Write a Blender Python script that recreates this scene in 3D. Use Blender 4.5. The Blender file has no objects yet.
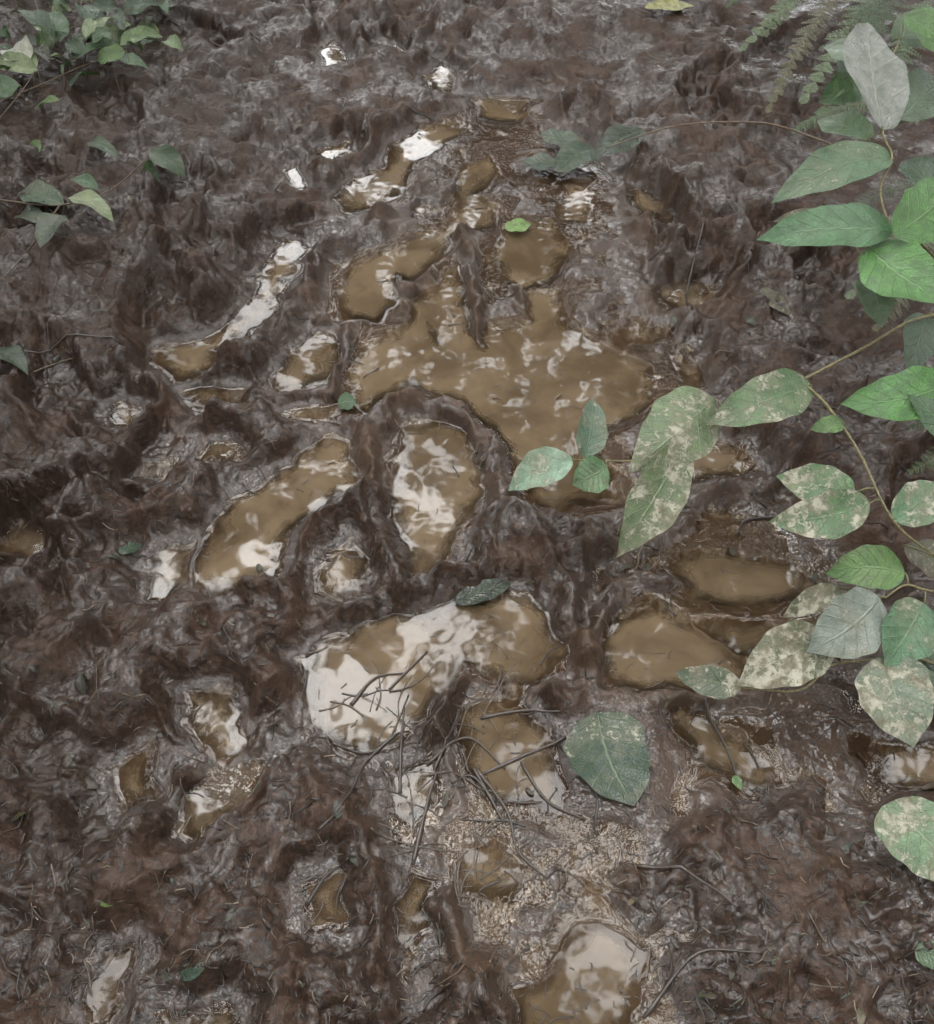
import bpy, math, random
import numpy as np
from mathutils import Vector
random.seed(7)
rng = np.random.default_rng(7)

# ------------------------------------------------------------------ camera geometry / image pixels projected to world points
H = 1.15
TH = math.radians(52)
F = 512 / math.tan(math.radians(29))
FW = np.array([0, math.cos(TH), -math.sin(TH)])
UP = np.array([0, math.sin(TH), math.cos(TH)])
RT = np.array([1.0, 0, 0])

def at(px, py, z=0.0):
    d = FW + (px - 467) / F * RT + (512 - py) / F * UP
    t = (H - z) / (-d[2])
    return np.array([0, 0, H]) + d * t

def depth_of(p):
    return float(np.dot(p - np.array([0, 0, H]), FW))

# ------------------------------------------------------------------ noise
_tabs = {}
def _tab(seed):
    if seed not in _tabs:
        r = np.random.default_rng(seed)
        a = r.random((256, 256)) * 2 * np.pi
        _tabs[seed] = (np.cos(a).astype(np.float32), np.sin(a).astype(np.float32), r.random((256, 256, 2)).astype(np.float32))
    return _tabs[seed]

def perlin(x, y, seed):
    gx, gy, _ = _tab(seed)
    xi = np.floor(x).astype(np.int64); yi = np.floor(y).astype(np.int64)
    xf = (x - xi).astype(np.float32); yf = (y - yi).astype(np.float32)
    u = xf * xf * xf * (xf * (xf * 6 - 15) + 10); v = yf * yf * yf * (yf * (yf * 6 - 15) + 10)
    def g(i, j, dx, dy):
        a = (xi + i) & 255; b = (yi + j) & 255
        return gx[a, b] * dx + gy[a, b] * dy
    n00 = g(0, 0, xf, yf); n10 = g(1, 0, xf - 1, yf); n01 = g(0, 1, xf, yf - 1); n11 = g(1, 1, xf - 1, yf - 1)
    return 1.45 * ((n00 * (1 - u) + n10 * u) * (1 - v) + (n01 * (1 - u) + n11 * u) * v)

def fbm(x, y, size, octv, seed, gain=0.5):
    o = 0; a = 1.0; f = 1.0 / size
    for k in range(octv):
        o = o + a * perlin(x * f + 17.3 * k, y * f - 9.1 * k, seed + k)
        a *= gain; f *= 2.03
    return o

def worley(x, y, size, seed):
    _, _, J = _tab(seed)
    x = x / size; y = y / size
    xi = np.floor(x).astype(np.int64); yi = np.floor(y).astype(np.int64)
    best = np.full(x.shape, 9.0, np.float32)
    for i in (-1, 0, 1):
        for j in (-1, 0, 1):
            a = (xi + i); b = (yi + j)
            jj = J[a & 255, b & 255]
            d = (a + jj[..., 0] - x) ** 2 + (b + jj[..., 1] - y) ** 2
            best = np.minimum(best, d)
    return np.sqrt(best)

def sm(x):
    x = np.clip(x, 0, 1)
    return x * x * (3 - 2 * x)

# ------------------------------------------------------------------ outlines of the puddles (image pixel coordinates, projected through the camera to the ground)
PUD = [
 [(153,352),(165,345),(205,335),(232,318),(258,290),(262,258),(290,240),(307,250),(302,270),(286,292),(274,318),(250,338),(222,353),(200,380),(175,384),(155,370)],
 [(268,380),(285,353),(310,333),(338,334),(350,352),(335,376),(305,392),(272,400)],
 [(180,394),(215,384),(250,388),(245,405),(200,411)],
 [(332,200),(350,180),(385,165),(392,145),(420,126),(455,118),(472,131),(450,145),(420,160),(410,184),(390,202),(365,215),(340,216)],
 [(420,75),(440,62),(459,74),(456,95),(434,95)],
 [(318,52),(340,40),(347,62),(322,70)],
 [(284,172),(300,162),(308,190),(288,197)],
 [(316,150),(350,138),(354,158),(318,163)],
 [(445,170),(490,152),(504,175),(476,193),(503,205),(497,228),(455,240),(440,260),(402,292),(384,322),(345,322),(331,290),(350,265),(395,240),(440,225),(455,205)],
 [(345,382),(362,345),(400,322),(425,285),(455,262),(470,288),(475,325),(520,318),(520,285),(560,290),(575,330),(612,346),(658,372),(655,408),(605,433),(612,470),(622,500),(560,517),(522,500),(505,450),(480,425),(450,402),(410,387),(385,400),(370,420),(350,412)],
 [(480,265),(500,225),(560,215),(575,250),(555,285),(510,290)],
 [(205,442),(242,444),(236,462),(196,463)],
 [(185,588),(190,553),(208,523),(230,491),(270,474),(298,452),(325,433),(356,443),(362,482),(330,506),(305,525),(285,555),(275,583),(240,590),(212,596)],
 [(140,572),(163,544),(192,542),(198,577),(169,604),(144,609)],
 [(403,430),(435,415),(480,432),(485,470),(476,520),(455,564),(420,588),(398,586),(400,545),(383,520),(391,480)],
 [(312,582),(322,548),(350,537),(374,555),(365,598),(328,603)],
 [(298,662),(328,638),(370,610),(430,604),(500,586),(540,596),(570,650),(563,684),(520,695),(470,668),(450,688),(433,714),(403,744),(350,760),(306,744),(305,690)],
 [(455,700),(500,688),(530,700),(563,740),(585,790),(560,822),(520,808),(485,800),(462,770),(448,735)],
 [(597,622),(660,596),(690,618),(740,648),(764,680),(735,704),(680,693),(608,694),(592,660)],
 [(676,555),(700,542),(762,555),(826,580),(797,605),(740,607),(688,607)],
 [(650,702),(690,700),(742,730),(785,780),(762,804),(700,774)],
 [(184,692),(215,682),(245,705),(243,745),(226,772),(207,762),(186,730)],
 [(383,905),(415,866),(446,878),(436,930),(408,960),(416,1000),(390,990)],
 [(512,995),(552,948),(600,920),(645,948),(648,1000),(605,1060),(515,1060)],
 [(88,1034),(86,990),(108,950),(135,932),(138,965),(122,1010),(112,1040)],
 [(106,411),(125,398),(150,412),(131,432),(111,427)],
 [(868,745),(960,735),(960,795),(886,795)],
 [(282,412),(345,402),(335,424),(290,428)],
 [(470,97),(530,100),(522,126),(480,120)],
 [(575,812),(640,820),(652,852),(598,848)],
 [(608,700),(642,715),(642,760),(612,745)],
 [(145,1010),(230,1000),(245,1050),(145,1060)],
 [(455,850),(500,832),(530,880),(495,912),(462,900)],
 [(660,440),(745,442),(755,472),(680,484)],
 [(508,640),(540,690),(520,715),(495,700)],
 [(560,180),(600,195),(590,225),(555,222)],
 [(690,620),(770,610),(790,640),(735,660)],
 [(300,880),(350,868),(362,930),(315,940)],
 [(110,760),(150,740),(160,800),(120,820)],
 [(385,770),(430,755),(440,800),(410,830),(385,810)],
]
SILT = [
 [(430,110),(560,95),(640,190),(690,300),(715,430),(640,530),(520,530),(340,430),(320,300),(400,200)],
 [(590,520),(700,480),(860,520),(900,640),(880,800),(780,830),(650,800),(580,700)],
 [(430,740),(480,700),(590,800),(640,1060),(500,1060),(430,900)],
]
RIDGES = [ # line, height, half width
 ([(466,235),(474,300),(480,345)], .022, .013), ([(398,278),(412,292)], .018, .012), ([(428,325),(440,345)], .012, .009),
 ([(372,425),(395,405),(440,408),(472,420),(492,455),(502,505),(530,540),(560,600),(585,660)], .024, .015), ([(595,690),(590,640),(600,600),(640,575),(668,580)], .018, .013),
 ([(545,520),(600,550),(650,545),(680,520)], .018, .016), ([(610,700),(690,705),(770,690)], .014, .012), ([(250,600),(330,622),(390,597),(470,583)], .018, .013),
 ([(430,740),(445,705),(462,685)], .014, .011), ([(500,262),(520,300)], .010, .010),
 ([(580,700),(600,760),(640,800)], .014, .013), ([(440,910),(470,960),(500,1020)], .018, .014), ([(360,860),(375,940),(380,1020)], .022, .016),
 ([(368,440),(376,500),(384,560),(400,600)], .020, .012), ([(400,210),(440,200),(462,170)], .012, .010), ([(255,400),(330,397),(352,330)], .010, .009),
]
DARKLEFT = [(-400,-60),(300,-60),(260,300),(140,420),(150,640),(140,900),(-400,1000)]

def poly_w(p):
    return np.array([at(a, b)[:2] for a, b in p])

def sdf(X, Y, poly, margin, closed=True):
    out = np.full(X.shape, margin, np.float32)
    lo = poly.min(0) - margin; hi = poly.max(0) + margin
    sel = (X > lo[0]) & (X < hi[0]) & (Y > lo[1]) & (Y < hi[1])
    if not sel.any(): return out
    x = X[sel]; y = Y[sel]
    d = np.full(x.shape, 1e9); ins = np.zeros(x.shape, bool)
    n = len(poly)
    for i in range(n if closed else n - 1):
        ax, ay = poly[i]; bx, by = poly[(i + 1) % n]
        ex, ey = bx - ax, by - ay
        wx, wy = x - ax, y - ay
        t = np.clip((wx * ex + wy * ey) / (ex * ex + ey * ey + 1e-12), 0, 1)
        d = np.minimum(d, (wx - ex * t) ** 2 + (wy - ey * t) ** 2)
        if closed:
            c = ((ay > y) != (by > y)) & (x < (bx - ax) * (y - ay) / (by - ay + 1e-12) + ax)
            ins ^= c
    d = np.sqrt(d)
    out[sel] = np.minimum(np.where(ins, -d, d), margin)
    return out

# ------------------------------------------------------------------ terrain grid (one sheet, fine by the camera, coarse to horizon)
def geo(start, step, end, k=1.12):
    r = []; v = start; s = step
    while v < end:
        s *= k; v += s; r.append(v)
    return np.array(r)
inx = np.arange(-1.42, 1.42, 0.0026)
ox = geo(1.42, 0.0026, 300)
xs = np.concatenate([-ox[::-1], inx, ox])
iy = [0.10]
while iy[-1] < 2.95:
    iy.append(iy[-1] + 0.0018 + 0.0010 * iy[-1])
iy = np.array(iy)
ys = np.concatenate([0.10 - geo(0, 0.0023, 300)[::-1], iy, 2.95 + geo(0, 0.0055, 300)])
NX, NY = len(xs), len(ys)
X, Y = np.meshgrid(xs, ys)

w1x = X + 0.012 * fbm(X, Y, 0.075, 2, 11, .6); w1y = Y + 0.012 * fbm(X, Y, 0.075, 2, 21, .6)
wx = w1x + 0.0045 * fbm(X, Y, 0.024, 2, 31); wy = w1y + 0.0045 * fbm(X, Y, 0.024, 2, 41)
SD = np.full(X.shape, 0.16, np.float32)
for p in PUD:
    SD = np.minimum(SD, sdf(wx, wy, poly_w(p), 0.16))
SD = SD - 0.004
SI = np.full(X.shape, 0.3, np.float32)
for p in SILT:
    SI = np.minimum(SI, sdf(X, Y, poly_w(p), 0.3))
silt = sm(0.55 - (SI + 0.08 * fbm(X, Y, 0.15, 3, 51)) / 0.12)
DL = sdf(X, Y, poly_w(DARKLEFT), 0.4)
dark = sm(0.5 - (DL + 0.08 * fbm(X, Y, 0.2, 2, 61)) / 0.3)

sdn = SD - 0.001
land = sm(sdn / 0.045)
inside = sm(-sdn / 0.045)
def srid(n): return 0.42 - np.sqrt(n * n + .012) * 1.5
big = fbm(X, Y, 0.34, 2, 71)
med = fbm(w1x, w1y, 0.13, 2, 81)
rid = srid(fbm(w1x, w1y, 0.11, 2, 91))
rid2 = srid(fbm(w1x, w1y, 0.045, 2, 95))
cl1 = 0.6 - worley(w1x, w1y, 0.046, 101) ** 2 * 1.5
cl2 = 0.6 - worley(wx, wy, 0.020, 111) ** 2 * 1.5
cl3 = 0.6 - worley(X, Y, 0.0095, 115) ** 2 * 1.5
clmask = sm(0.5 + 0.9 * fbm(X, Y, 0.14, 2, 121))
clm2 = sm(0.5 + 0.9 * fbm(X, Y, 0.07, 2, 125))
clm3 = sm(0.5 + 1.1 * fbm(X, Y, 0.05, 3, 128))
Rb = 0.020 * big + 0.026 * med + 0.028 * rid * (.35 + .65 * clmask)
Rs = 0.006 * rid2 * clm2 + 0.020 * cl1 * (0.15 + 0.85 * clmask) + 0.0085 * cl2 * (1.2 - clm2) + 0.0034 * cl3 * (.10 + .90 * clm3)
for k in range(85):
    cx, cy = random.uniform(-1.5, 1.1), random.uniform(0.15, 2.9)
    an = random.gauss(0.0, 0.5); la = random.uniform(.09, .14); lb = random.uniform(.035, .055)
    m_ = (np.abs(X - cx) < .28) & (np.abs(Y - cy) < .28)
    ux = (wx[m_] - cx) * math.cos(an) + (wy[m_] - cy) * math.sin(an); uy = -(wx[m_] - cx) * math.sin(an) + (wy[m_] - cy) * math.cos(an)
    q = np.sqrt((ux / lb) ** 2 + (uy / la) ** 2)
    Rb[m_] += -random.uniform(.020, .040) * sm((1.2 - q) / .4) + random.uniform(.008, .018) * np.exp(-((q - 1.4) / .2) ** 2)
farf = sm((Y - 1.2) / 1.2)
R = Rb * (1 - .40 * farf) + Rs * (1 - .35 * farf)
trail_mid = sm((X - 0.55) / .4)
R *= (1 - 0.5 * trail_mid * sm((Y - .9) / .4))
Z = 0.0015 + 0.030 * land * (1 - 0.97 * silt) * (1 - .3 * farf) + 0.026 * (1 - silt) * sm(SD / 0.14) * (1 - .4 * farf) - 0.028 * inside
Z += (0.12 + 0.88 * sm(sdn / 0.05)) * (1 - 0.68 * silt) * R
Z += 0.024 * np.exp(-((SD - 0.026) / 0.016) ** 2) * (1 - 0.75 * silt) * (1 - .5 * farf) * np.clip(0.2 + 1.4 * fbm(X, Y, 0.07, 2, 141), 0, 1.3)
for ln_, hh_, ww_ in RIDGES:
    d_ = sdf(wx, wy, poly_w(ln_), 0.09, False)
    Z += (hh_ * np.clip(.85 + .8 * fbm(X, Y, .05, 2, 171), .15, 1.5) + .010 * (1 - land)) * np.exp(-(d_ / (ww_ * 1.1)) ** 2) 
Z -= 0.0040 * silt
bot = sm((0.52 - Y) / .2)
sf = np.maximum(sm((silt - .15) * 2), bot)
Z -= 0.018 * bot * (1 - silt) * land
lowland = (SD > 0.0) & (Z < 0.004)
Z = np.where(lowland, Z * sf + (0.004 - 0.35 * (0.004 - Z)) * (1 - sf), Z)
lc = at(618, 758); dd = np.sqrt((X - lc[0]) ** 2 + ((Y - lc[1]) * .8) ** 2)
fl_ = sm(1.5 - dd / .075); Z = Z * (1 - fl_) + 0.010 * fl_
bankR = sm((X - 0.80) / 1.1) * (.5 + .5 * sm((Y - .5) / 1)); bankL = sm((-X - 0.55) / 1.4)
Z += (0.15 * bankR + 0.11 * bankL)
far = np.sqrt(X ** 2 + (Y - 1.5) ** 2)
Z += 0.5 * sm((far - 3) / 12) * (0.4 + fbm(X, Y, 5.0, 2, 151))
Z = Z.astype(np.float32)
vc = fbm(X, Y, 0.11, 5, 161, .62).astype(np.float32)

def gz(x, y):
    i = int(np.clip(np.searchsorted(xs, x), 0, NX - 1)); j = int(np.clip(np.searchsorted(ys, y), 0, NY - 1))
    return max(0.0, float(Z[j, i]))
def atg(px, py, off=0.0):
    p = at(px, py, 0)
    for _ in range(4):
        p = at(px, py, gz(p[0], p[1]) + off)
    return p

# ------------------------------------------------------------------ mesh helpers
def make_mesh(name, co, faces, attrs=None, mat=None, smooth=True, parent=None):
    me = bpy.data.meshes.new(name)
    co = np.asarray(co, np.float32)
    if isinstance(faces, np.ndarray):
        nf, k = faces.shape
        me.vertices.add(len(co)); me.vertices.foreach_set("co", co.ravel())
        me.loops.add(nf * k); me.loops.foreach_set("vertex_index", faces.ravel().astype(np.int32))
        me.polygons.add(nf); me.polygons.foreach_set("loop_start", np.arange(0, nf * k, k, dtype=np.int32))
        me.update(calc_edges=True)
    else:
        me.from_pydata([tuple(c) for c in co], [], faces)
    for an, (typ, data) in (attrs or {}).items():
        a = me.attributes.new(an, typ, 'POINT')
        key = {'FLOAT': 'value', 'FLOAT_VECTOR': 'vector'}[typ]
        a.data.foreach_set(key, np.asarray(data, np.float32).ravel())
    me.polygons.foreach_set("use_smooth", np.full(len(me.polygons), smooth))
    me.validate()
    if mat: me.materials.append(mat)
    ob = bpy.data.objects.new(name, me)
    bpy.context.scene.collection.objects.link(ob)
    if parent: ob.parent = parent
    return ob

def empty(name):
    e = bpy.data.objects.new(name, None); e.empty_display_size = 0.1
    bpy.context.scene.collection.objects.link(e); return e

class Acc:
    def __init__(s): s.v = []; s.f = []; s.a = []; s.t = []; s.n = 0
    def add(s, v, f, a, t):
        s.v.append(np.asarray(v, np.float32)); s.f += [tuple(int(i) + s.n for i in q) for q in f]
        s.a.append(np.asarray(a, np.float32)); s.t.append(np.asarray(t, np.float32)); s.n += len(v)
    def build(s, name, mat, parent=None, smooth=True):
        return make_mesh(name, np.concatenate(s.v), s.f, {"luv": ('FLOAT_VECTOR', np.concatenate(s.a)), "tint": ('FLOAT_VECTOR', np.concatenate(s.t))}, mat, smooth, parent)

def nrm(v):
    v = np.asarray(v, float); return v / (np.linalg.norm(v) + 1e-9)

LEAF_GAIN = 0.70
def leaf(acc, base, tip, width, up=(0, -0.35, 1), fold=0.18, arch=0.08, wave=0.06, mud=0.0, tint=(0.08, 0.19, 0.07), n=20, m=10, a=0.6, b=0.95):
    base = np.asarray(base, float); tip = np.asarray(tip, float)
    L = np.linalg.norm(tip - base); al = (tip - base) / L
    side = nrm(np.cross(al, up)); nn = np.cross(side, al)
    t = np.linspace(0, 1, n + 1); s = np.linspace(-1, 1, m + 1)
    T, S = np.meshgrid(t, s, indexing='ij')
    mx = (a / (a + b)) ** a * (b / (a + b)) ** b
    w = width * 0.5 * (np.maximum(T, 1e-5) ** a) * (np.maximum(1 - T, 1e-5) ** b) / mx
    w = w * (1 + 0.035 * np.sin(T * 23 + random.random() * 6)) * (1 - .25 * sm((T - .82) / .18))
    ph = random.random() * 6; sk = random.uniform(-0.09, 0.09)
    P = base + al * (T * L)[..., None] + side * (S * w + sk * L * np.sin(np.pi * T))[..., None] \
        + nn * (arch * L * 4 * T * (1 - T) + fold * np.abs(S) ** 1.3 * w + wave * w * S * S * np.sin(T * 9 + ph + S * 1.5)
                + 0.035 * w * (1 - np.abs(S)) * np.cos((T * 7.5 - np.abs(S) ** .8 * 1.7) * 2 * np.pi))[..., None]
    P = P.reshape(-1, 3)
    idx = np.arange((n + 1) * (m + 1)).reshape(n + 1, m + 1)
    f = np.stack([idx[:-1, :-1], idx[1:, :-1], idx[1:, 1:], idx[:-1, 1:]], -1).reshape(-1, 4)
    at_ = np.stack([T, S, np.full_like(T, mud)], -1).reshape(-1, 3)
    acc.add(P, f, at_, np.tile(np.array(tint) * LEAF_GAIN, (len(P), 1)))

def smooth_path(pts, k=8):
    pts = [np.asarray(p, float) for p in pts]
    if len(pts) < 3:
        return [pts[0] + (pts[-1] - pts[0]) * i / k for i in range(k + 1)]
    P = [2 * pts[0] - pts[1]] + pts + [2 * pts[-1] - pts[-2]]
    o = []
    for i in range(1, len(P) - 2):
        for j in range(k):
            t = j / k
            o.append(0.5 * ((2 * P[i]) + (-P[i - 1] + P[i + 1]) * t + (2 * P[i - 1] - 5 * P[i] + 4 * P[i + 1] - P[i + 2]) * t * t + (-P[i - 1] + 3 * P[i] - 3 * P[i + 1] + P[i + 2]) * t ** 3))
    o.append(pts[-1]); return o

def tube(acc, path, r0, r1, tint, sides=6, knob=0.0):
    n = len(path); V = []; fs = []
    for i, p in enumerate(path):
        d = nrm(path[min(i + 1, n - 1)] - path[max(i - 1, 0)])
        u = nrm(np.cross(d, (0.13, 0.31, 0.94))); v = np.cross(d, u)
        r = r0 + (r1 - r0) * i / (n - 1); r *= 1 + knob * random.uniform(-1, 1)
        for k in range(sides):
            an = 2 * math.pi * k / sides
            V.append(p + r * (math.cos(an) * u + math.sin(an) * v))
    for i in range(n - 1):
        for k in range(sides):
            k2 = (k + 1) % sides
            fs.append((i * sides + k, i * sides + k2, (i + 1) * sides + k2, (i + 1) * sides + k))
    fs.append(tuple(range(sides))[::-1]); fs.append(tuple((n - 1) * sides + k for k in range(sides)))
    A = np.zeros((len(V), 3)); A[:, 2] = random.random()
    acc.add(V, fs, A, np.tile(np.array(tint) * .8, (len(V), 1)))

# ------------------------------------------------------------------ materials
def newmat(name):
    m = bpy.data.materials.new(name); m.use_nodes = True
    nt = m.node_tree; nt.nodes.clear()
    return m, nt
class NB:
    def __init__(s, nt): s.nt = nt
    def n(s, t, **kw):
        nd = s.nt.nodes.new(t)
        for k, v in kw.items(): setattr(nd, k, v)
        return nd
    def l(s, a, b): s.nt.links.new(a, b)
    def setin(s, inp, v):
        if isinstance(v, bpy.types.NodeSocket): s.l(v, inp)
        else: inp.default_value = v
    def math(s, op, a, b=0.0, c=None, clamp=False):
        nd = s.n('ShaderNodeMath', operation=op, use_clamp=clamp)
        s.setin(nd.inputs[0], a); s.setin(nd.inputs[1], b)
        if c is not None: s.setin(nd.inputs[2], c)
        return nd.outputs[0]
    def noise(s, vec, scale, det=4, rough=0.55, dist=0.0):
        nd = s.n('ShaderNodeTexNoise'); s.l(vec, nd.inputs['Vector'])
        nd.inputs['Scale'].default_value = scale; nd.inputs['Detail'].default_value = det
        nd.inputs['Roughness'].default_value = rough; nd.inputs['Distortion'].default_value = dist
        return nd.outputs['Fac']
    def ramp(s, fac, lo, hi, a=0.0, b=1.0):
        nd = s.n('ShaderNodeMapRange', interpolation_type='SMOOTHSTEP')
        s.setin(nd.inputs['Value'], fac)
        nd.inputs['From Min'].default_value = lo; nd.inputs['From Max'].default_value = hi
        nd.inputs['To Min'].default_value = a; nd.inputs['To Max'].default_value = b
        return nd.outputs[0]
    def mix(s, fac, a, b, blend='MIX'):
        nd = s.n('ShaderNodeMix', data_type='RGBA', blend_type=blend)
        s.setin(nd.inputs[0], fac)
        for i, v in ((6, a), (7, b)):
            if isinstance(v, tuple): nd.inputs[i].default_value = (*v[:3], 1)
            else: s.l(v, nd.inputs[i])
        return nd.outputs[2]
    def attr(s, name, out='Fac'):
        nd = s.n('ShaderNodeAttribute', attribute_name=name); return nd.outputs[out]
    def bump(s, h, strength, dist, prev=None):
        nd = s.n('ShaderNodeBump'); s.l(h, nd.inputs['Height'])
        nd.inputs['Strength'].default_value = strength; nd.inputs['Distance'].default_value = dist
        if prev: s.l(prev, nd.inputs['Normal'])
        return nd.outputs[0]

def mat_mud():
    m, nt = newmat("wet_mud"); b = NB(nt)
    out = b.n('ShaderNodeOutputMaterial'); pr = b.n('ShaderNodeBsdfPrincipled')
    tc = b.n('ShaderNodeNewGeometry').outputs['Position']
    v = b.attr("vary"); silt = b.attr("silt"); dark = b.attr("dark"); wet = b.attr("wet"); sub = b.attr("submerged")
    n2 = b.noise(tc, 110, 3, 0.68)
    c = b.mix(b.ramp(n2, 0.35, 0.66), (0.0165, 0.0095, 0.0062), (0.046, 0.0275, 0.0185))
    c = b.mix(b.ramp(v, 0.0, 0.7, 0, 0.5), c, (0.066, 0.040, 0.027))
    c = b.mix(b.ramp(n2, 0.62, 0.70, 0, 0.5), c, (0.125, 0.086, 0.060))
    sc = b.mix(n2, (0.040, 0.0235, 0.0140), (0.080, 0.050, 0.031))
    c = b.mix(b.math('MULTIPLY', silt, b.ramp(v, -0.6, 0.5, 0.25, 0.8)), c, sc)
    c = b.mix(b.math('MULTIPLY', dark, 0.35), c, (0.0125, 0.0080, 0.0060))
    c = b.mix(b.math('MULTIPLY', wet, 0.3), c, (0.018, 0.0105, 0.0066))
    c = b.mix(b.math('MULTIPLY', sub, 0.65), c, b.mix(b.ramp(v, -0.5, 0.5), (0.050, 0.033, 0.019), (0.095, 0.064, 0.038)))
    b.l(c, pr.inputs['Base Color'])
    b.l(b.ramp(n2, 0.35, 0.7, 0.40, 0.62), pr.inputs['Roughness'])
    pr.inputs['IOR'].default_value = 1.28
    cw = b.math('MAXIMUM', b.ramp(b.math('ADD', v, b.math('MULTIPLY', b.math('SUBTRACT', n2, .5), 1.2)), 0.20, -0.30, 0.10, 0.95), b.math('MULTIPLY', wet, .85))
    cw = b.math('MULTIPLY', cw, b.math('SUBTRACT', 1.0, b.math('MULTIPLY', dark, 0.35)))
    b.l(cw, pr.inputs['Coat Weight'])
    pr.inputs['Coat Roughness'].default_value = 0.05; pr.inputs['Coat IOR'].default_value = 1.42
    h0 = b.noise(tc, 105, 1.5, 0.5, 0.2)
    sk = b.math('SUBTRACT', 1.0, b.math('MULTIPLY', silt, 0.5))
    nc = b.bump(b.math('MULTIPLY', h0, sk), 0.45, 0.0055)
    b.l(nc, pr.inputs['Coat Normal'])
    nb2 = b.bump(b.noise(tc, 290, 2, 0.6), 0.5, 0.0030, nc)
    b.l(nb2, pr.inputs['Normal'])
    b.l(pr.outputs[0], out.inputs[0]); return m

def mat_water():
    m, nt = newmat("muddy_water"); b = NB(nt)
    out = b.n('ShaderNodeOutputMaterial')
    tc = b.n('ShaderNodeNewGeometry').outputs['Position']
    dep = b.attr("depth")
    n = b.noise(tc, 8, 4, 0.6, 0.4)
    col = b.mix(b.ramp(n, 0.36, 0.64), (0.074, 0.051, 0.029), (0.128, 0.092, 0.056))
    dif = b.n('ShaderNodeBsdfDiffuse'); b.l(col, dif.inputs[0])
    tr = b.n('ShaderNodeBsdfTransparent'); tr.inputs[0].default_value = (0.92, 0.85, 0.75, 1)
    turb = b.ramp(b.math('ADD', dep, b.math('MULTIPLY', b.math('SUBTRACT', n, 0.5), 0.018)), 0.002, 0.028, 0.0, 0.90)
    mx = b.n('ShaderNodeMixShader'); b.l(turb, mx.inputs[0]); b.l(tr.outputs[0], mx.inputs[1]); b.l(dif.outputs[0], mx.inputs[2])
    nb = b.bump(b.noise(tc, 16, 2, 0.5), 0.05, 0.01)
    nb = b.bump(b.math('MULTIPLY', b.noise(tc, 60, 2, 0.5), b.ramp(dep, 0.0, 0.006, 1.0, 0.0)), 0.35, 0.005, nb)
    gl = b.n('ShaderNodeBsdfGlossy'); gl.inputs['Roughness'].default_value = 0.04; gl.inputs[0].default_value = (1, 1, 1, 1)
    b.l(nb, gl.inputs['Normal'])
    fr = b.n('ShaderNodeFresnel'); fr.inputs['IOR'].default_value = 1.34; b.l(nb, fr.inputs['Normal'])
    m2 = b.n('ShaderNodeMixShader'); b.l(fr.outputs[0], m2.inputs[0]); b.l(mx.outputs[0], m2.inputs[1]); b.l(gl.outputs[0], m2.inputs[2])
    b.l(m2.outputs[0], out.inputs[0]); return m

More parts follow.
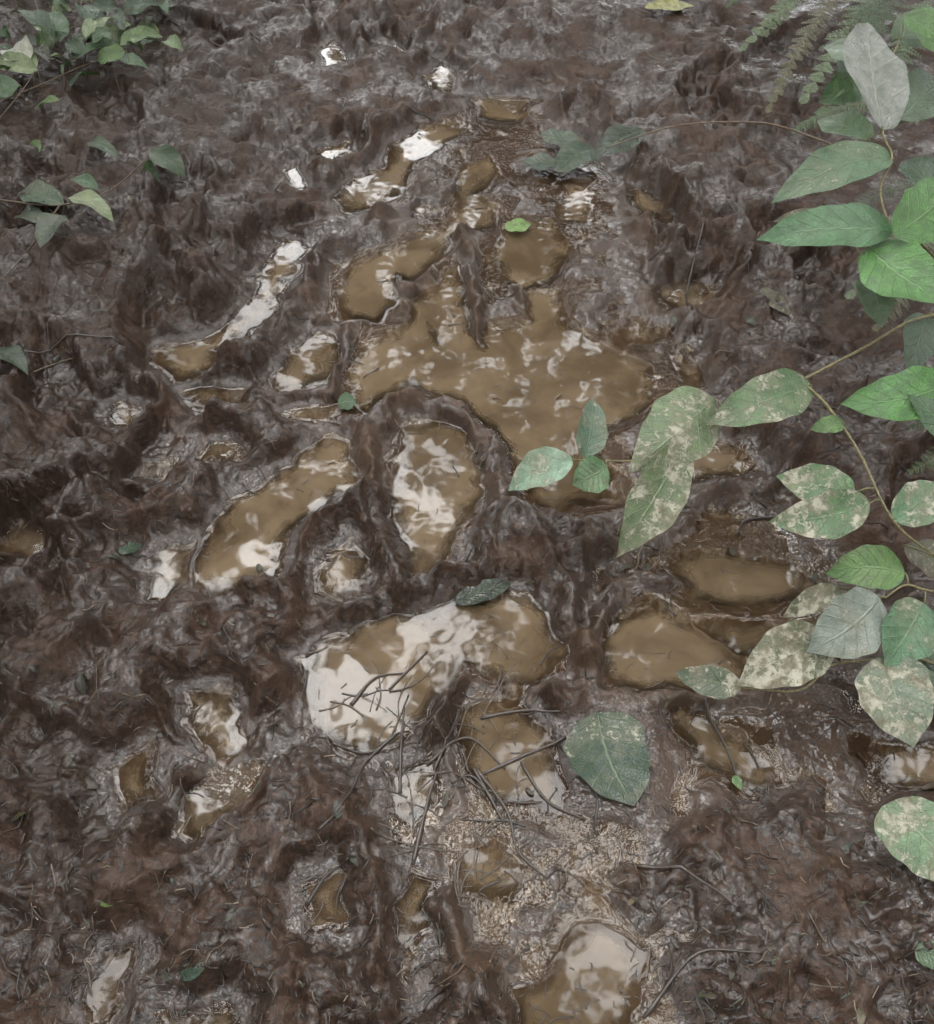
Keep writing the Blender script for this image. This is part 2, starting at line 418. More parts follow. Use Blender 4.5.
def mat_leaf(name="leaf_green", rough=0.29, veins=True):
    m, nt = newmat(name); b = NB(nt)
    out = b.n('ShaderNodeOutputMaterial'); pr = b.n('ShaderNodeBsdfPrincipled')
    pos = b.n('ShaderNodeNewGeometry').outputs['Position']
    sp = b.n('ShaderNodeSeparateXYZ'); b.l(b.attr("luv", 'Vector'), sp.inputs[0])
    t, s, mud = sp.outputs
    tint = b.attr("tint", 'Vector')
    sa = b.math('ABSOLUTE', s)
    n1 = b.noise(pos, 60, 3, 0.6)
    c = b.mix(b.ramp(n1, 0.3, 0.7), tint, b.mix(0.6, tint, (0.02, 0.04, 0.015)))
    vein = None
    if veins:
        mid = b.ramp(sa, 0.015, 0.06, 1, 0)
        arg = b.math('SUBTRACT', b.math('MULTIPLY', t, 7.5), b.math('MULTIPLY', b.math('POWER', sa, 0.8), 1.7))
        fr = b.math('ABSOLUTE', b.math('SUBTRACT', b.math('FRACT', b.math('ADD', arg, 20.0)), 0.5))
        net = b.n('ShaderNodeTexVoronoi', feature='DISTANCE_TO_EDGE'); net.inputs['Scale'].default_value = 210; b.l(pos, net.inputs['Vector'])
        netf = b.ramp(net.outputs['Distance'], 0.0, 0.12, 0.35, 0.0)
        vein = b.math('MAXIMUM', b.math('MAXIMUM', mid, b.math('MULTIPLY', b.ramp(fr, 0.42, 0.5, 0, 1), 0.85)), netf)
        c = b.mix(b.math('MULTIPLY', vein, 0.5), c, b.mix(0.5, tint, (0.22, 0.29, 0.17)))
    nf = b.noise(pos, 26, 3, 0.6)
    film = b.math('MULTIPLY', b.ramp(nf, 0.40, 0.60, 0.0, 0.65), mud)
    c = b.mix(film, c, (0.17, 0.16, 0.105) if veins else (0.05, 0.035, 0.025))
    nm = b.math('ADD', b.math('MULTIPLY', b.noise(pos, 120, 4, 0.75, 0.8), 0.6), b.math('MULTIPLY', nf, 0.4))
    th = b.math('SUBTRACT', 0.665, b.math('MULTIPLY', mud, 0.23))
    mm = b.math('MULTIPLY', b.math('SUBTRACT', nm, th), 18.0, clamp=True)
    mm = b.math('MULTIPLY', mm, b.ramp(mud, 0.0, 0.08))
    mc = b.mix(b.ramp(n1, .35, .6), (0.12, 0.10, 0.06), (0.38, 0.36, 0.28)) if veins else b.mix(n1, (0.03, 0.02, 0.015), (0.06, 0.04, 0.03))
    c = b.mix(b.math('MULTIPLY', mm, 0.82), c, mc)
    b.l(c, pr.inputs['Base Color'])
    rr = b.math('ADD', b.math('MULTIPLY', n1, 0.25), rough - 0.12)
    rr = b.math('ADD', rr, b.math('MULTIPLY', b.math('MAXIMUM', mm, film), 0.3))
    b.l(rr, pr.inputs['Roughness'])
    hh = b.math('ADD', b.math('MULTIPLY', n1, 0.5), b.math('MULTIPLY', mm, 0.3))
    if vein: hh = b.math('SUBTRACT', hh, b.math('MULTIPLY', vein, 0.6))
    b.l(b.bump(hh, 0.9, 0.0020), pr.inputs['Normal'])
    tl = b.n('ShaderNodeBsdfTranslucent'); b.l(b.mix(0.5, c, (0.11, 0.20, 0.04)), tl.inputs[0])
    mx = b.n('ShaderNodeMixShader'); mx.inputs[0].default_value = 0.12
    b.l(pr.outputs[0], mx.inputs[1]); b.l(tl.outputs[0], mx.inputs[2]); b.l(mx.outputs[0], out.inputs[0])
    return m

def mat_tint(name, rough=0.55, nz=300, coat=0.0, bump=0.0008):
    m, nt = newmat(name); b = NB(nt)
    out = b.n('ShaderNodeOutputMaterial'); pr = b.n('ShaderNodeBsdfPrincipled')
    pos = b.n('ShaderNodeNewGeometry').outputs['Position']
    tint = b.attr("tint", 'Vector'); n1 = b.noise(pos, nz, 2, 0.6)
    c = b.mix(b.ramp(n1, 0.35, 0.7), b.mix(0.55, tint, (0.012, 0.009, 0.007)), tint)
    b.l(c, pr.inputs['Base Color']); pr.inputs['Roughness'].default_value = rough
    pr.inputs['Coat Weight'].default_value = coat; pr.inputs['Coat Roughness'].default_value = 0.15
    b.l(b.bump(n1, 0.6, bump), pr.inputs['Normal'])
    b.l(pr.outputs[0], out.inputs[0]); return m

def mat_canopy():
    m, nt = newmat("canopy_leaf"); b = NB(nt)
    out = b.n('ShaderNodeOutputMaterial'); df = b.n('ShaderNodeBsdfDiffuse')
    b.l(b.mix(b.n('ShaderNodeNewGeometry').outputs['Random Per Island'], (0.030, 0.040, 0.018), (0.07, 0.082, 0.038)), df.inputs[0])
    b.l(df.outputs[0], out.inputs[0]); return m

M_MUD = mat_mud(); M_WAT = mat_water(); M_LEAF = mat_leaf(); M_CAN = mat_canopy()
M_WETLEAF = mat_leaf("wet_leaf", 0.16, True)
M_DEAD = mat_leaf("dead_leaf", 0.42, False); M_TWIG = mat_tint("wet_twig", 0.35, 260, 0.3)
M_STEM = mat_tint("stem_bark", 0.55, 300); M_NEED = mat_tint("needle_litter", 0.4, 60, 0.2, 0.0002)
M_BARK = mat_tint("tree_bark", 0.9, 12, 0, 0.02)

# ------------------------------------------------------------------ ground + water
idx = np.arange(NX * NY).reshape(NY, NX)
faces = np.stack([idx[:-1, :-1], idx[:-1, 1:], idx[1:, 1:], idx[1:, :-1]], -1).reshape(-1, 4)
co = np.stack([X, Y, Z], -1).reshape(-1, 3)
wet = sm(1 - (Z - 0.002) / 0.028); subm = sm((-0.001 - Z) / 0.006)
make_mesh("muddy_ground", co, faces, {"silt": ('FLOAT', silt), "dark": ('FLOAT', dark), "wet": ('FLOAT', wet), "vary": ('FLOAT', vc), "submerged": ('FLOAT', subm)}, M_MUD)
zc = np.stack([Z[:-1, :-1], Z[:-1, 1:], Z[1:, 1:], Z[1:, :-1]], -1)
sel = (zc.min(-1) < 0.0006) & (np.abs(X[:-1, :-1]) < 1.42) & (Y[:-1, :-1] > 0.10) & (Y[:-1, :-1] < 2.95)
wf = faces.reshape(NY - 1, NX - 1, 4)[sel]
used, inv = np.unique(wf.ravel(), return_inverse=True)
wz = co[used].copy(); dep = -wz[:, 2]; wz[:, 2] = 0.0
make_mesh("puddle_water", wz, inv.reshape(-1, 4), {"depth": ('FLOAT', dep)}, M_WAT)

# ------------------------------------------------------------------ salal shrub reaching in from the right
G1 = (0.115, 0.200, 0.098); G2 = (0.110, 0.245, 0.055); G3 = (0.16, 0.23, 0.145); G4 = (0.050, 0.10, 0.045); PALE = (0.27, 0.35, 0.275)
salal = empty("salal_shrub"); L = Acc(); S = Acc()
def P(px, py, z):
    return at(px, py, z)
stems = [
 [(1010,430,.06),(960,330,.24),(920,318,.28),(860,350,.27),(800,381,.25),(750,405,.235),(712,426,.22),(690,440,.21),(660,456,.2),(632,461,.19),(573,460,.17)],
 [(800,381,.25),(822,400,.25),(845,430,.24),(862,458,.235),(893,520,.22),(935,556,.18),(1000,600,.08)],
 [(1010,640,.08),(960,600,.13),(925,590,.16),(905,585,.165),(885,598,.16)],
 [(1000,700,.08),(945,668,.11),(905,656,.12),(870,660,.11),(830,666,.10),(800,690,.09),(742,688,.075)],
 [(1010,380,.10),(960,290,.28),(915,238,.38),(893,230,.40),(880,190,.42),(892,158,.44),(882,128,.46),(888,70,.48),(900,40,.48)],
 [(893,158,.44),(850,152,.36),(815,138,.27),(770,124,.20),(720,122,.16),(675,126,.12),(640,136,.10),(606,148,.08)],
 [(915,238,.38),(890,250,.37),(868,270,.34)],
]
stem_pts = []
for si, st in enumerate(stems):
    pth = smooth_path([P(*q) for q in st], 6)
    r = 0.0024 if si in (0, 1, 4) else 0.0022
    tube(S, pth, r, r * 0.6, (0.20, 0.17, 0.07) if si != 5 else (0.20, 0.14, 0.085), 7, 0.08)
    stem_pts += pth
stem_pts = np.array(stem_pts)
LV = [ # base, zb, tip, zt, width px, tint, mud, up, fold, arch
 ((882,130),.46,(868,22),.50,66,PALE,.15,(0.1,-0.9,.6),.15,.05),
 ((892,156),.44,(770,204),.40,44,G1,.35,(0,-.4,1),.2,.10),
 ((893,231),.40,(756,240),.36,48,G1,.1,(0,-.4,1),.22,.10),
 ((868,247),.38,(952,305),.38,62,G2,.0,(0,-.5,1),.16,.06),
 ((893,236),.41,(955,178),.42,56,G2,.0,(0.1,-.6,.8),.16,.06),
 ((884,66),.46,(826,46),.42,38,G3,.2,(0,-.5,1),.2,.1),
 ((892,42),.46,(945,18),.46,44,G3,.2,(0,-.5,1),.2,.1),
 ((872,70),.40,(818,103),.36,36,G1,.1,(0,-.5,1),.2,.1),
 ((870,140),.36,(822,118),.33,36,G3,.2,(0,-.5,1),.2,.1),
 ((900,120),.40,(948,85),.40,48,G1,.0,(0,-.5,1),.2,.1),
 ((868,272),.34,(882,328),.30,34,G1,.1,(0,-.7,.8),.2,.1),
 ((926,315),.27,(908,375),.24,38,G4,.2,(0,-.7,.8),.2,.1),
 ((948,384),.27,(840,404),.25,52,G2,.0,(0,-.4,1),.2,.08),
 ((952,440),.25,(908,395),.27,30,G4,.0,(0,-.4,1),.2,.08),
 ((845,425),.245,(810,430),.23,18,G2,.0,(0,-.4,1),.2,.08),
 ((812,386),.25,(705,425),.24,48,G1,.66,(0,-.5,1),.2,.08),
 ((714,398),.225,(628,472),.20,68,(0.19,0.21,0.11),.75,(.15,-.5,1),-.25,.14),
 ((684,446),.21,(616,558),.13,56,(0.14,0.22,0.11),.76,(.5,-.6,.7),.2,.08),
 ((584,458),.175,(592,397),.20,32,(0.14,0.23,0.12),.55,(0.1,-.8,.6),.3,.06),
 ((573,459),.17,(508,491),.13,36,(0.33,0.44,0.33),.66,(0,-.5,1),.2,.14),
 ((607,466),.185,(572,485),.165,36,G1,.5,(0,-.6,1),.2,.06),
 ((855,492),.23,(776,476),.21,40,G1,.74,(0,-.5,1),.2,.08),
 ((870,503),.225,(768,522),.19,44,G1,.78,(0,-.5,1),.22,.10),
 ((893,520),.22,(948,488),.22,42,G1,.74,(0,-.5,1),.2,.08),
 ((905,573),.17,(825,574),.15,42,G2,.25,(0,-.5,1),.22,.1),
 ((880,598),.16,(806,652),.12,60,PALE,.35,(0,-.5,1),.15,.08),
 ((924,603),.15,(884,667),.12,56,G1,.5,(0,-.6,1),.18,.08),
 ((884,655),.12,(914,748),.09,70,(0.25,0.28,0.19),.82,(0,-.6,1),.15,.08),
 ((832,640),.11,(736,686),.08,58,(0.16,0.16,0.105),1.0,(0,-.4,1),.12,.12),
 ((842,588),.14,(782,618),.10,24,(0.12,0.13,0.075),.9,(0,-.4,1),.2,.12),
 ((742,688),.075,(674,672),.06,30,(0.09,0.12,0.08),.75,(0,-.4,1),.2,.1),
 ((905,700),.09,(960,640),.11,40,G4,.4,(0,-.4,1),.2,.1),
 ((905,545),.14,(955,590),.10,34,(0.1,0.06,0.04),.5,(0,-.4,1),.2,.1),
 ((940,640),.11,(960,690),.10,50,(0.035,0.04,0.03),.2,(0,-.4,1),.2,.1),
 ((882,806),.08,(960,890),.07,72,(0.19,.28,.19),.78,(0,-.5,1),.12,.06),
 ((905,15),.50,(960,60),.46,46,G2,.0,(0,-.5,1),.2,.1),
 ((850,240),.33,(772,222),.28,30,(0.12,0.085,0.055),.4,(0,-.4,1),.3,.12),
 ((920,90),.38,(880,130),.36,40,G4,.0,(0,-.4,1),.3,.12),
 ((935,190),.36,(905,160),.36,36,G4,.0,(0,-.4,1),.3,.12),
 ((850,60),.42,(832,100),.40,30,G2,.0,(0,-.6,1),.3,.12),
]
for (b0, zb, t0, zt, wpx, tint, mud, up, fold, arch) in LV:
    bb = P(*b0, zb); tt = P(*t0, zt); w = wpx * depth_of((bb + tt) / 2) / F * 1.06
    tj = tuple(c * random.uniform(0.85, 1.15) for c in tint)
    leaf(L, bb, tt, w, (up[0] + random.uniform(-.2, .2), up[1], up[2]), fold, arch, 0.13, mud, tj, 28, 12)
    d = np.linalg.norm(stem_pts - bb, axis=1); k = int(d.argmin())
    if d[k] < 0.09:
        mid = (stem_pts[k] + bb) / 2 + np.array([0, 0, 0.003])
        tube(S, smooth_path([stem_pts[k], mid, bb, bb + (tt - bb) * 0.04], 4), 0.0012, 0.0009, (0.17, 0.17, 0.06), 6)
L.build("leaves", M_LEAF, salal); S.build("stems", M_STEM, salal)

# ------------------------------------------------------------------ ferns
def frond(acc, sacc, base, tip, arch, wid, tint, n=26):
    base = np.asarray(base); tip = np.asarray(tip); Ln = np.linalg.norm(tip - base)
    pth = []
    sx = random.uniform(-.04, .04)
    for i in range(n + 1):
        t = i / n; p = base + (tip - base) * t; p = p + np.array([sx * 4 * t * (1 - t), 0, arch * 4 * t * (1 - t)]); pth.append(p)
    tube(sacc, pth, 0.0014, 0.0004, (0.16, 0.13, 0.06), 5)
    for i in range(3, n):
        t = i / n; d = nrm(pth[min(i + 1, n)] - pth[i - 1]); sd = nrm(np.cross(d, (0, 0, 1)))
        for sg in (-1, 1):
            w = wid * (math.sin(math.pi * min(1, t * 0.8 + 0.2)) ** 0.7) * random.uniform(.75, 1.1)
            q = pth[i] + sd * sg * w + d * w * random.uniform(.2, .5) + np.array([0, 0, random.uniform(-.4, 0) * w])
            nl = 6
            for j in range(nl):
                u0 = (j + 0.3) / nl
                pb = pth[i] + (q - pth[i]) * u0
                ll = Ln / n * 0.5 * (1 - 0.7 * u0) + 0.001
                for s2 in (-1, 1):
                    e = pb + d * s2 * ll + (q - pth[i]) * 0.08
                    leaf(acc, pb, e, ll * 0.7, (random.uniform(-.4, .4), -.2, 1), 0.05, 0.03, 0.02, 0.0, tint, 2, 2, .35, .5)
FT = [(0.10,0.16,0.065),(0.22,0.27,0.15),(0.06,0.10,0.04),(0.19,0.155,0.09)]
def fern(name, fr):
    e = empty(name); a = Acc(); s = Acc()
    for (b0, zb, t0, zt, ar, w, c) in fr:
        frond(a, s, P(*b0, zb), P(*t0, zt), ar, w, FT[c])
    a.build("fronds", M_LEAF, e); s.build("rachises", M_STEM, e)
fern("forest_fern", [((875,-70),.16,(736,56),.13,.05,.036,1), ((905,-50),.16,(798,110),.15,.06,.045,1), ((860,-60),.16,(724,10),.14,.04,.035,0),
      ((930,-30),.18,(850,60),.2,.07,.05,2), ((880,-40),.15,(765,118),.12,.04,.032,3), ((960,-20),.18,(890,110),.18,.06,.05,0), ((890,-60),.16,(760,40),.14,.05,.04,1), ((900,-20),.16,(815,120),.14,.05,.035,0)])
fern("forest_fern", [((960,120),.17,(790,135),.16,.05,.036,0), ((980,170),.17,(842,305),.17,.07,.036,1), ((980,200),.16,(835,215),.16,.05,.04,2),
      ((990,230),.16,(870,335),.15,.05,.035,3), ((990,200),.18,(880,320),.17,.06,.035,1)])
fern("forest_fern", [((1010,440),.12,(905,430),.10,.04,.03,2), ((1010,450),.12,(905,475),.10,.04,.03,0)])

# ------------------------------------------------------------------ broad-leaved undergrowth, top left
def undergrowth(name, leaves, vines):
    e = empty(name); a = Acc(); s = Acc()
    for v in vines:
        tube(s, smooth_path([P(*q) if q[2] > 0.2 else atg(q[0], q[1], q[2]) for q in v], 6), 0.0018, 0.0009, (0.13, 0.09, 0.05), 6, .1)
    for (b0, t0, off, w, tint, mud) in leaves:
        bb = atg(*b0, off); tt = atg(*t0, off * random.uniform(.3, 1.3)); ww = w * depth_of(bb) / F * 1.2
        if np.linalg.norm(tt - bb) > .16: tt = bb + nrm(tt - bb) * .1
        tube(s, smooth_path([bb - np.array([random.uniform(-.02, .02), .01, off * .8]), bb], 4), 0.001, 0.0008, (0.12, 0.10, 0.05), 5)
        leaf(a, bb, tt, ww, (random.uniform(-.7, .7), random.uniform(-.8, .2), 1), .3, .12, .2, mud, tint, 14, 8, .6, .9)
    a.build("leaves", M_LEAF, e); s.build("vines", M_STEM, e)
D1 = (0.065, 0.12, 0.05); D2 = (0.034, 0.06, 0.028); D3 = (0.25, 0.30, 0.15); D4 = (0.13, 0.20, 0.065)
ul = [((30,60),(-5,35),.06,26,(0.55,0.53,0.44),.2), ((38,70),(-4,66),.05,18,D3,.3), ((60,42),(40,12),.07,20,D1,0), ((85,38),(118,20),.06,18,D3,.2),
      ((70,58),(130,48),.05,16,D1,0), ((120,45),(165,38),.05,16,D4,0), ((90,22),(70,-5),.08,20,D2,0), ((50,35),(8,12),.08,22,D2,0), ((110,60),(150,70),.03,16,D1,0),
      ((60,100),(35,112),.03,12,D4,.1), ((125,15),(160,5),.05,18,D2,0), ((20,85),(-10,100),.05,20,D1,0), ((100,75),(70,88),.03,14,D2,0), ((140,8),(128,-12),.06,18,D4,0)]
for k in range(90):
    x = random.uniform(-60, 175); y = random.uniform(-50, 95) * (1 - max(0, x) / 330)
    an = random.uniform(0, 6.28); l = random.uniform(14, 32)
    ul.append(((x, y), (x + l * math.cos(an), y + l * .6 * math.sin(an)), random.uniform(.01, .08), l * .5, random.choice([D1, D2, D1, D2, D4, D3, (0.04,.03,.02)]), random.choice([0, 0, .4])))
undergrowth("trailing_bramble", ul, [[(-20,110,.02),(40,85,.05),(100,60,.04),(170,50,.02)], [(20,-40,.08),(40,20,.08),(35,70,.05),(-10,130,.03)], [(90,-40,.08),(80,20,.06),(95,75,.02)], [(150,-40,.05),(130,10,.06),(60,30,.06)]])
ul2 = [((70,197),(114,222),.03,20,(0.24,0.30,0.14),.5), ((64,205),(20,192),.02,24,D2,.3), ((60,215),(40,248),.02,24,(0.035,.045,.03),.3), ((98,190),(70,180),.03,12,D1,0), ((150,152),(186,178),.03,20,D2,.2), ((146,160),(160,182),.03,12,D1,0),
       ((90,142),(120,158),.02,14,D2,.2), ((40,140),(30,158),.02,10,D4,0), ((20,215),(70,232),.015,20,(0.03,.035,.025),.3)]
undergrowth("ivy", ul2, [[(0,200,.01),(60,205,.03),(110,190,.02),(150,155,.03)], [(60,205,.03),(20,260,.01),(-20,300,.01)]])
undergrowth("ivy", [((-10,350),(28,375),.025,22,(0.018,.025,.017),.1)], [[(-30,395,.01),(0,386,.012),(60,362,.012),(125,346,.01)]])

# ------------------------------------------------------------------ fallen leaves
fl = [((598,712),(634,806),72,(0.040,0.064,0.046),.40,.006), ((505,228),(531,224),16,(0.24,0.38,0.10),.0,.012), ((338,404),(357,402),18,(0.05,0.10,0.035),0,.008),
      ((645,8),(694,6),16,(0.5,0.47,0.2),0,.02), ((578,142),(540,134),20,(0.075,0.10,0.07),.3,.02), ((558,164),(522,162),19,(0.06,0.08,0.06),.3,.015),
      ((596,150),(556,172),28,(0.040,0.065,0.042),.3,.025), ((644,130),(596,158),30,(0.014,0.017,0.010),.05,.055), ((735,775),(741,790),9,(0.15,0.24,0.09),0,.008),
      ((762,288),(790,316),14,(0.10,0.055,0.03),.3,.006), ((775,300),(812,276),14,(0.07,0.042,0.026),.3,.006),
      ((180,975),(205,968),10,(0.05,0.075,0.06),0,.006), ((100,905),(118,898),8,(0.17,0.25,0.07),0,.008), ((915,950),(950,965),24,(0.07,.13,.06),.1,.01), ((455,602),(512,582),20,(0.010,0.008,0.007),0,.006),
      ((118,552),(142,545),12,(0.025,.045,.025),0,.006)]
for (b0, t0, w, tint, mud, off) in fl:
    a = Acc(); bb = atg(*b0, off); tt = atg(*t0, off); ww = w * depth_of(bb) / F * 1.15
    leaf(a, bb, tt, ww, (random.uniform(-.2, .2), -.2, 1), .10, .05, .14, mud, tint, 24, 12, .55, .75)
    a.build("fallen_leaf", M_WETLEAF)
a = Acc()
for k in range(150):
    x = random.uniform(-150, 1080); y = random.uniform(-60, 1024)
    if 230 < x < 620 and y > 150 and random.random() < .8: continue
    bb = atg(x, y, .002); an = random.uniform(0, 6.28); l = random.uniform(.008, .026)
    tt = bb + np.array([math.cos(an) * l, math.sin(an) * l, 0]); tt[2] = gz(tt[0], tt[1]) + random.uniform(.001, .006)
    tint = random.choice([(0.04,.025,.017),(0.025,.017,.013),(0.06,.038,.022),(0.02,.016,.013),(0.16,.12,.065)])
    leaf(a, bb, tt, l * random.uniform(.3, .6), (random.uniform(-.5, .5), random.uniform(-.5, .5), 1), random.uniform(-.3, .5), random.uniform(0, .25), .3, random.choice([0, .5]), tint, 6, 4, .6, .7)
a.build("leaf_litter", M_DEAD)

# ------------------------------------------------------------------ twigs and needles
tw = Acc()
TW = [[(318,832),(345,798),(372,765),(396,735),(412,700)], [(404,785),(400,750),(403,715)], [(436,775),(452,740),(466,712)], [(478,772),(505,815),(522,850),(545,880)], [(486,768),(530,750),(560,742)],
      [(560,742),(590,790),(600,830)], [(352,700),(378,682),(410,668)], [(730,528),(760,520),(830,512)], [(420,860),(430,800),(440,775)], [(300,905),(330,880),(350,850)],
      [(640,860),(690,870),(740,905)], [(640,1010),(700,960),(760,950)], [(400,735),(365,745),(330,735)], [(500,800),(470,780),(445,778)], [(0,386),(60,362),(125,346)],
      [(700,700),(730,745),(740,790)], [(175,30),(220,42),(262,38)], [(405,100),(430,118)], [(690,250),(680,290),(700,330)], [(480,720),(520,712),(560,720)], [(385,690),(398,672),(430,655)],
      [(470,760),(490,790),(498,830)], [(520,760),(545,800),(580,815)], [(430,760),(470,745),(510,765)]]
def lay(pts, off=.003):
    o = []
    for q in smooth_path(pts, 6):
        q = q.copy(); q[2] = max(gz(q[0], q[1]) + off, .0005 + off * .3); o.append(q)
    zz = [q[2] for q in o]
    for i in range(1, len(o) - 1): o[i][2] = max(zz[i], (zz[i - 1] + zz[i] + zz[i + 1]) / 3)
    return o
for k, t in enumerate(TW):
    pts = [atg(q[0] + random.uniform(-8, 8), q[1] + random.uniform(-8, 8), .003) for q in t]
    tube(tw, lay(pts, .002), random.uniform(.0016, .0028), random.uniform(.0008, .0014), random.choice([(0.045,.030,.021),(0.06,.041,.028),(0.03,.021,.016)]), 7, .22)
for k in range(75):
    x = random.gauss(460, 90); y = random.gauss(790, 75); p = atg(x, y, .003)
    an = random.gauss(1.4, .9); pts = [p]; l = random.uniform(.012, .030)
    for j in range(random.randint(2, 4)):
        an += random.uniform(-.5, .5); p = p + np.array([math.cos(an) * l, math.sin(an) * l, 0]); pts.append(p)
    r = random.uniform(.0006, .0016)
    tube(tw, lay(pts, random.uniform(-.0005, .002)), r, r * .5, random.choice([(0.05,.034,.024),(0.065,.045,.03),(0.03,.021,.016),(0.10,.07,.045)]), 6, .2)
for k in range(1100):
    x = random.uniform(-100, 1030); y = 1030 - 1080 * random.random() ** 1.3
    p = atg(x, y, .002); an = random.uniform(0, 6.28); l = random.uniform(.003, .014); pts = [p]
    if gz(p[0], p[1]) <= 0 and random.random() < .6: continue
    for j in range(3):
        an += random.uniform(-.5, .5); p = p + np.array([math.cos(an) * l, math.sin(an) * l, 0]); q = p.copy(); q[2] = gz(q[0], q[1]) + random.uniform(.0005, .003); pts.append(q)
    r = random.uniform(.0005, .0013)
    tube(tw, smooth_path(pts, 2), r, r * .6, random.choice([(0.03,.02,.014),(0.045,.03,.02),(0.02,.015,.012),(0.02,.015,.012),(0.14,.10,.065)]), 5, .2)
tw.build("twig_debris", M_TWIG)

nd_v = []; nd_f = []; nd_t = []
cols = np.array([(0.03,.022,.015),(0.018,.014,.011),(0.06,.042,.028),(0.04,.027,.018),(0.02,.016,.012),(0.22,.17,.11),(0.05,.075,.03)]) * .8
c0 = 0
for k in range(9000):
    x = random.uniform(-60, 1000); y = 1040 - 1090 * random.random() ** 1.4
    cx = at(x, y)
    px, py_ = cx[0] + random.gauss(0, .01), cx[1] + random.gauss(0, .01)
    g0 = gz(px, py_)
    if g0 <= 0 and random.random() < .75: continue
    an = random.uniform(0, 6.28); l = random.uniform(.004, .015); w = random.uniform(.0004, .0008)
    d = np.array([math.cos(an), math.sin(an)]); s_ = np.array([-d[1], d[0]]) * w
    bend = random.uniform(-.15, .15) * l
    ps = []
    for t in (0, .5, 1):
        q = np.array([px, py_]) + d * l * t + np.array([-d[1], d[0]]) * bend * (1 - (2 * t - 1) ** 2)
        ps.append((q, gz(q[0], q[1]) + .0008 + random.uniform(0, .0012)))
    for (q, zz) in ps:
        nd_v += [(q[0] - s_[0], q[1] - s_[1], zz), (q[0], q[1], zz + w * .9), (q[0] + s_[0], q[1] + s_[1], zz)]
    for i in (0, 1):
        o = c0 + i * 3
        nd_f += [(o, o + 3, o + 4, o + 1), (o + 1, o + 4, o + 5, o + 2)]
    nd_t += [cols[random.choices(range(7), (5, 5, 3, 4, 4, 1.0, 1))[0]]] * 9
    c0 += 9
make_mesh("conifer_needle_litter", np.array(nd_v), np.array(nd_f), {"tint": ('FLOAT_VECTOR', np.array(nd_t))}, M_NEED)

# ------------------------------------------------------------------ surrounding trees: trunks, limbs and canopy with gaps
TREES = [(-5.5,8.5),(0.8,11.5),(6.5,8.0),(-8.0,1.5),(8.0,1.0),(-5.0,-6.0),(4.5,-6.5),(0,-9.5)]
N = 90000
az = rng.random(N) * 2 * np.pi; sel_ = 0.03 + 0.97 * rng.random(N); ce = np.sqrt(1 - sel_ ** 2)
zmax = rng.uniform(4.8, 9.0, N); r = np.minimum(rng.uniform(5.2, 13.0, N), zmax / sel_)
pts = np.stack([r * ce * np.cos(az), r * ce * np.sin(az) , r * sel_], -1)
dx = ce * np.cos(az) / (sel_ + .35); dy = ce * np.sin(az) / (sel_ + .35)
ahead = ce * np.sin(az)
dens = 1.18 - 0.80 * sm((sel_ - .50) / .38) + 0.30 * sm(-ahead - .1) + 0.95 * fbm(dx, dy, 0.16, 4, 301, .65)  # leaves thinned overhead, thickened low down and behind, to shape the light
gxy = pts[:, :2] * (H / (H + pts[:, 2:3]))
GAPS = [(250,300,72,.12),(290,255,48,.12),(310,365,50,.18),(165,578,36,.10),(340,690,48,.32),(125,418,36,.08),(335,55,36,.10),(330,150,34,.10),(295,180,34,.08),(115,985,50,.1),(540,760,34,.3),(262,570,26,.12),(425,150,26,.2),(190,1010,36,.2),(440,75,20,.2),(430,500,18,.4),(350,590,22,.3),(600,990,30,.5)]  # openings carved along the camera's mirrored rays so chosen puddles reflect sky
for (gx_, gy_, gr, gf) in GAPS:
    c = at(gx_, gy_); rr_ = gr * depth_of(c) / F
    d = np.sqrt((gxy[:, 0] - c[0]) ** 2 + (gxy[:, 1] - c[1]) ** 2 * 0.6) / rr_
    d = d + 0.6 * fbm(gxy[:, 0], gxy[:, 1], rr_ * .6, 3, 311)
    dens = dens * np.where(d < 1.0, gf, 1.0)
keep = rng.random(N) < np.clip(dens, 0.03, 1)
pts = pts[keep]; n_ = len(pts)
ln = rng.uniform(.06, .23, n_); dv = rng.normal(size=(n_, 3)); dv[:, 2] *= .5; dv /= np.linalg.norm(dv, axis=1)[:, None]
ov = rng.normal(size=(n_, 3)); sv = np.cross(dv, ov); sv /= np.linalg.norm(sv, axis=1)[:, None]
owner = np.argmin(((pts[:, None, :2] - np.array(TREES)[None]) ** 2).sum(-1), 1)
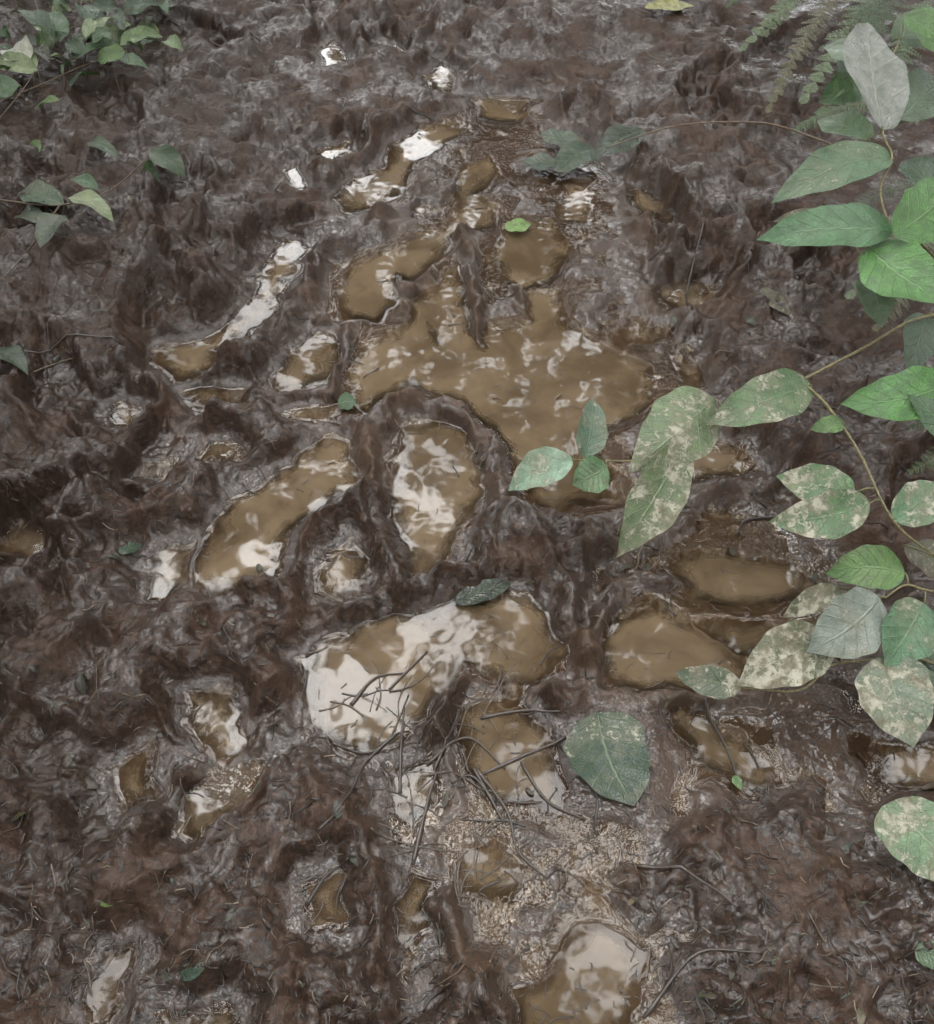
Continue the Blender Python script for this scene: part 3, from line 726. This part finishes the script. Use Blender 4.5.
for ti, (tx, ty) in enumerate(TREES):
    e = empty("forest_tree")
    k = owner == ti; p = pts[k]; l = ln[k][:, None]; d = dv[k]; s_ = sv[k]
    v = np.stack([p - d * l, p - d * l * .2 + s_ * l * .5, p + d * l, p - d * l * .2 - s_ * l * .5], 1).reshape(-1, 3)
    make_mesh("foliage", v, np.arange(len(v)).reshape(-1, 4), None, M_CAN, False, e)
    B = Acc(); rr0 = random.uniform(.16, .3)
    trunk = [np.array([tx, ty, -.3]), np.array([tx + random.uniform(-.2, .2), ty, 2.5]), np.array([tx + random.uniform(-.5, .5), ty + random.uniform(-.5, .5), 6]), np.array([tx + random.uniform(-.8, .8), ty + random.uniform(-.5, .5), 10.5])]
    tp = smooth_path(trunk, 6); tube(B, tp, rr0, .05, (0.07, .055, .042), 12, .05)
    for j in range(22):
        q = tp[random.randint(5, len(tp) - 1)]
        tg = p[random.randint(0, len(p) - 1)]
        md = (q + tg) / 2 + np.array([0, 0, random.uniform(.1, .6)])
        tube(B, smooth_path([q, md, tg], 5), random.uniform(.03, .06), .008, (0.06, .048, .036), 6, .08)
        for j2 in range(3):
            t2 = p[random.randint(0, len(p) - 1)]
            if np.linalg.norm(t2 - md) < 3.5: tube(B, smooth_path([md, (md + t2) / 2 + np.array([0, 0, .2]), t2], 4), .02, .005, (0.06, .048, .036), 5)
    B.build("trunk_and_limbs", M_BARK, e)

# ------------------------------------------------------------------ sky, sun, camera
w = bpy.data.worlds.new("World"); bpy.context.scene.world = w; w.use_nodes = True
nt = w.node_tree; nt.nodes.clear(); b = NB(nt)
out = b.n('ShaderNodeOutputWorld'); bg = b.n('ShaderNodeBackground')
sky = b.n('ShaderNodeTexSky'); sky.sky_type = 'NISHITA'; sky.sun_disc = False
EL = math.radians(58); AZ = math.radians(-20)
sky.sun_elevation = EL; sky.sun_rotation = AZ
tc = b.n('ShaderNodeTexCoord').outputs['Generated']
cl = b.ramp(b.noise(tc, 2.5, 4), 0.3, 0.7, 112, 160)
cc = b.n('ShaderNodeCombineColor'); b.l(b.math('MULTIPLY', cl, .99), cc.inputs[0]); b.l(cl, cc.inputs[1]); b.l(b.math('MULTIPLY', cl, 1.01), cc.inputs[2])
b.l(b.mix(0.92, sky.outputs[0], cc.outputs[0]), bg.inputs[0]); bg.inputs[1].default_value = 0.10
b.l(bg.outputs[0], out.inputs[0])
sd_ = bpy.data.lights.new("sun", 'SUN'); sd_.energy = 1.0; sd_.angle = math.radians(25); sd_.color = (1, .97, .92)
so = bpy.data.objects.new("sun", sd_); bpy.context.scene.collection.objects.link(so)
dirv = Vector((math.sin(AZ) * math.cos(EL), math.cos(AZ) * math.cos(EL), math.sin(EL)))
so.rotation_euler = dirv.to_track_quat('Z', 'Y').to_euler(); so.location = dirv * 20

cam = bpy.data.cameras.new("camera"); co_ = bpy.data.objects.new("camera", cam); bpy.context.scene.collection.objects.link(co_)
co_.location = (0, 0, H); co_.rotation_euler = (math.pi / 2 - TH, 0, 0)
cam.sensor_fit = 'VERTICAL'; cam.sensor_height = 24; cam.lens = 12 / math.tan(math.radians(29))
cam.clip_start = 0.02; cam.clip_end = 1500
bpy.context.scene.camera = co_
vs = bpy.context.scene.view_settings; vs.view_transform = 'Standard'; vs.look = 'None'; vs.exposure = 0
